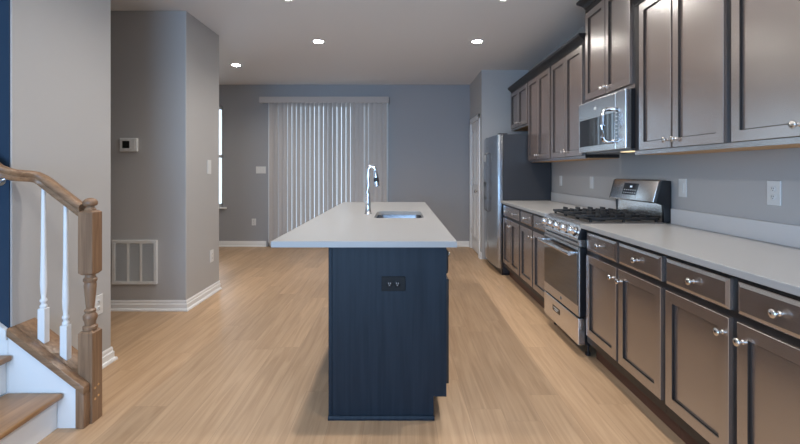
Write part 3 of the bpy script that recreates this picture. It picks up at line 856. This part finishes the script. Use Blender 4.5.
# ------------------------------------------------------------------ microwave
MX = 1.507; MY0 = 2.870; MZ0, MZ1 = 1.425, 1.826
mw = thing('microwave', 'stainless over the range microwave with black window and vertical handle', 'microwave', (1.68, 3.25, MZ0))
obj('body', B(1.548, 1.855, MY0 + 0.004, RY1 - 0.002, MZ0, MZ1), 'black', mw)
obj('underside', B(1.56, 1.84, MY0 + 0.03, RY1 - 0.03, MZ0 - 0.012, MZ0), 'cooktop', mw)
bm = BM(); box(bm, 1.60, 1.66, 2.98, 3.12, MZ0 - 0.016, MZ0 - 0.012); obj('cooktop_lamp', bm, 'hoodlens', mw)
bm = BM(); box(bm, MX, 1.5479, 3.012, RY1 - 0.003, MZ0, MZ1, bev=0.004)
md = obj('door', bm, 'steel', mw)
bm = BM(); box(bm, MX - 0.002, MX + 0.003, 3.022, RY1 - 0.028, MZ0 + 0.045, MZ0 + 0.262, bev=0.0015)
obj('window', bm, 'glassb', md)
bm = BM()
path = [(MX + 0.002, 3.06, 1.482), (MX - 0.035, 3.06, 1.482), (MX - 0.056, 3.06, 1.492), (MX - 0.064, 3.06, 1.515), (MX - 0.066, 3.06, 1.60), (MX - 0.064, 3.06, 1.68), (MX - 0.056, 3.06, 1.703), (MX - 0.035, 3.06, 1.713), (MX + 0.002, 3.06, 1.713)]
tube(bm, path, 0.014, 12)
obj('handle', bm, 'chrome', md, 50)
bm = BM(); lathe(bm, [(0.012, 0), (0.012, 0.002), (0.009, 0.003)], (MX, 3.32, MZ1 - 0.07), (-1, 0, 0), 18); obj('emblem', bm, 'plastic', md, 40)
bm = BM(); box(bm, MX, 1.5479, MY0 + 0.005, 3.010, MZ0, MZ1, bev=0.004)
mp_ = obj('control_panel', bm, 'steel', mw)
bm = BM(); box(bm, MX - 0.002, MX + 0.002, 2.972, 3.006, MZ0 + 0.045, MZ0 + 0.29, bev=0.001)
kp = obj('keypad', bm, 'glassb', mp_)
bm = BM()
for r in range(8):
    for c in range(2):
        box(bm, MX - 0.003, MX - 0.0015, 2.978 + c * 0.014, 2.986 + c * 0.014, MZ0 + 0.062 + r * 0.027, MZ0 + 0.068 + r * 0.027)
obj('buttons', bm, 'louver', kp)

# ------------------------------------------------------------------ island
IX0, IX1 = -0.3617, 0.238
IY0, IY1 = 2.203, 4.93
isl = thing('island_cabinet', 'dark wood kitchen island base under the white top', 'kitchen island', (-0.05, 3.55, 0))
bm = BM()
box(bm, IX0 + 0.006, IX1 - 0.004, IY0 + 0.012, IY1 - 0.012, 0.116, 0.60)
box(bm, IX0 + 0.006, IX1 - 0.004, IY0 + 0.012, 3.20, 0.60, CT - 0.0305); box(bm, IX0 + 0.006, IX1 - 0.004, 3.90, IY1 - 0.012, 0.60, CT - 0.0305)
box(bm, IX0 + 0.006, IX0 + 0.03, 3.20, 3.90, 0.60, CT - 0.0305); box(bm, IX1 - 0.022, IX1 - 0.004, 3.20, 3.90, 0.60, CT - 0.0305)
obj('carcass', bm, 'cabdark', isl)
obj('toe_kick', B(IX0 + 0.02, IX1 - 0.070, IY0 + 0.012, IY1 - 0.012, 0.0, 0.1159), 'toe', isl)
for y0, y1 in ((IY0, IY0 + 0.0119), (IY1 - 0.0119, IY1)):
    bm = BM()
    prism(bm, [(IX0, y0, 0.0), (IX1 - 0.066, y0, 0.0), (IX1 - 0.066, y0, 0.1165), (IX1, y0, 0.1165), (IX1, y0, CT - 0.031), (IX0, y0, CT - 0.031)], (0, y1 - y0, 0))
    obj('end_panel', bm, 'bluelit', isl)
bm = BM()
box(bm, IX0 - 0.004, IX0 + 0.014, IY0 - 0.006, IY0, 0.02, CT - 0.031, bev=0.002)
obj('corner_trim', bm, 'bluelit', isl)
bm = BM(); prism(bm, [(IX0 - 0.006, IY0, 0.0), (IX0 - 0.006, IY0 - 0.012, 0.0), (IX0 - 0.006, IY0 - 0.012, 0.01), (IX0 - 0.006, IY0 - 0.006, 0.02), (IX0 - 0.006, IY0, 0.022)], (IX1 - 0.062 - IX0 + 0.006, 0, 0))
obj('base_moulding', bm, 'bluelit', isl)
obj('back_panel', B(IX0, IX0 + 0.0055, IY0 + 0.012, IY1 - 0.012, 0.0, CT - 0.031), 'bluelit', isl)
iy = IY0 + 0.025
for wd in (0.42, 0.42, 0.45, 0.45, 0.45, 0.42):
    a, b = iy, iy + wd
    dwr = front('drawer', isl, IX1 - 0.004, a, b, 0.742, 0.862, DRAWER_RINGS, 1, 'cabdark')
    knob(dwr, IX1 + 0.015, (a + b) / 2, 0.802, 1)
    do = front('door', isl, IX1 - 0.004, a, b, 0.172, 0.712, DOOR_RINGS, 1, 'cabdark')
    knob(do, IX1 + 0.015, b - 0.03, 0.66, 1)
    iy = b + 0.02
# the island's black outlet
ox, oz = (393.5 - 400) / 195.2, 1.27 - (283.5 - 171.5) / 195.2
plate('island_outlet', 'black double outlet set sideways in the island end panel', 'outlet', (ox, IY0, oz), (0, -1), 0.122, 0.074, mat='matte', slot='louver')

# countertop with the sink cutout
TX0, TX1, TY0, TY1 = -0.653, 0.288, 2.175, 4.99
SX0, SX1, SY0_, SY1_ = -0.200, 0.184, 3.27, 3.825
def rrect(x0, x1, y0, y1, r, n=6):
    pts = []
    for cx, cy, a0 in ((x1 - r, y0 + r, -PI / 2), (x1 - r, y1 - r, 0), (x0 + r, y1 - r, PI / 2), (x0 + r, y0 + r, PI)):
        for i in range(n + 1):
            a = a0 + PI / 2 * i / n
            pts.append((cx + r * math.cos(a), cy + r * math.sin(a)))
    return pts
bm = BM()
hole = rrect(SX0, SX1, SY0_, SY1_, 0.05)
nh = len(hole)
outer = [(TX0, TY0), (TX1, TY0), (TX1, TY1), (TX0, TY1)]
levels = []
for z in (CT, CT - 0.03):
    hv = [bm.verts.new((x, y, z)) for x, y in hole]; ov = [bm.verts.new((x, y, z)) for x, y in outer]
    ed = [bm.edges.new((l[i], l[(i + 1) % len(l)])) for l in (hv, ov) for i in range(len(l))]
    bmesh.ops.triangle_fill(bm, edges=ed, use_beauty=True, normal=(0, 0, 1))
    levels.append((hv, ov))
for l in (0, 1):
    t_, b_ = levels[0][l], levels[1][l]
    for i in range(len(t_)):
        j = (i + 1) % len(t_)
        bm.faces.new((t_[i], t_[j], b_[j], b_[i]))
tag(obj('island_countertop', bm, 'quartz'), 'long white quartz countertop of the island with sink cutout', 'countertop')

# undermount sink
sk = thing('kitchen_sink', 'stainless undermount sink sunk in the island countertop', 'sink', (-0.008, 3.547, CT - 0.03))
bm = BM()
zs = CT - 0.0305
rings = []
for e, z, r in ((0.03, zs, 0.06), (-0.004, zs, 0.05), (-0.008, zs - 0.16, 0.05), (-0.03, zs - 0.185, 0.04)):
    rings.append([bm.verts.new((x, y, z)) for x, y in rrect(SX0 - e, SX1 + e, SY0_ - e, SY1_ + e, r)])
for a, b in zip(rings, rings[1:]):
    for i in range(len(a)):
        j = (i + 1) % len(a); bm.faces.new((a[i], a[j], b[j], b[i]))
bm.faces.new(rings[-1])
obj('basin', bm, 'sinksteel', sk, 50)
bm = BM(); lathe(bm, [(0.045, 0), (0.045, 0.003), (0.035, 0.004), (0.03, 0.001), (0, 0.001)], (-0.008, 3.547, zs - 0.185)); obj('drain', bm, 'nickel', sk, 40)

# faucet
fx, fy = -0.268, 3.60
fc = thing('kitchen_faucet', 'tall chrome pull down faucet with arched neck beside the island sink', 'faucet', (fx, fy, CT))
bm = BM(); lathe(bm, [(0.031, CT), (0.031, CT + 0.006), (0.026, CT + 0.012), (0.023, CT + 0.05), (0.021, CT + 0.10), (0.016, CT + 0.17)], (fx, fy, 0), n=24)
obj('base', bm, 'chrome', fc, 40)
bm = BM()
path = [(fx, fy, CT + 0.16), (fx, fy, CT + 0.25), (fx + 0.002, fy, CT + 0.32)]
for k in range(1, 10):
    a = PI - (PI * 0.94) * k / 9
    path.append((fx + 0.032 + 0.030 * math.cos(a), fy, CT + 0.355 + 0.042 * math.sin(a)))
tube(bm, path, 0.0145, 16)
obj('spout', bm, 'chrome', fc, 60)
ex, ez = path[-1][0], path[-1][2]
bm = BM(); lathe(bm, [(0.0135, -0.01), (0.0155, 0.01), (0.019, 0.05), (0.0225, 0.11), (0.022, 0.130), (0.016, 0.134)], (ex, fy, ez), (0.10, 0, -1), 18)
sh = obj('spray_head', bm, 'chrome', fc, 40)
bm = BM(); lathe(bm, [(0.0200, 0.060), (0.0212, 0.070), (0.0222, 0.085), (0.0226, 0.095)], (ex, fy, ez), (0.10, 0, -1), 18)
obj('spray_button_band', bm, 'black', sh, 40)
bm = BM()
tube(bm, [(fx, fy - 0.01, CT + 0.075), (fx - 0.004, fy - 0.045, CT + 0.080), (fx - 0.006, fy - 0.06, CT + 0.10), (fx - 0.006, fy - 0.066, CT + 0.15)], 0.006, 10)
obj('lever_handle', bm, 'chrome', fc, 50)

# ------------------------------------------------------------------ recessed ceiling lights
def downlight(x, y, label, power=DOWNLIGHT_W):
    o = thing('recessed_light', label, 'ceiling light', (x, y, CEIL), 'recessed ceiling lights')
    bm = BM(); lathe(bm, [(0.055, -0.002), (0.085, -0.004), (0.088, -0.001), (0.088, 0.0), (0.055, 0.0)], (x, y, CEIL), n=32)
    obj('trim_ring', bm, 'plastic', o, 40)
    bm = BM(); lathe(bm, [(0.0, -0.0035), (0.054, -0.0030), (0.054, -0.0005), (0, -0.0005)], (x, y, CEIL), n=32)
    obj('lens', bm, 'lens', o, 40)
    spot((x, y, CEIL - 0.012), power)
downlight(-2.265, 5.94, 'lit recessed ceiling light over the far left corner, smallest in view')
downlight(-0.922, 4.86, 'lit recessed ceiling light in front of the vertical blind')
downlight(0.871, 4.86, 'lit recessed ceiling light in front of the refrigerator')
downlight(-0.955, 3.62, 'recessed ceiling light cut by the top edge, left of the faucet')
downlight(0.880, 3.62, 'recessed ceiling light cut by the top edge, beside the microwave cabinet')
for x in (-0.90, 0.88):
    for y in (2.38, 1.1):
        downlight(x, y, 'recessed ceiling light out of view over the near end of the kitchen', (40 if x < 0 else 42) if y > 2 else 30)
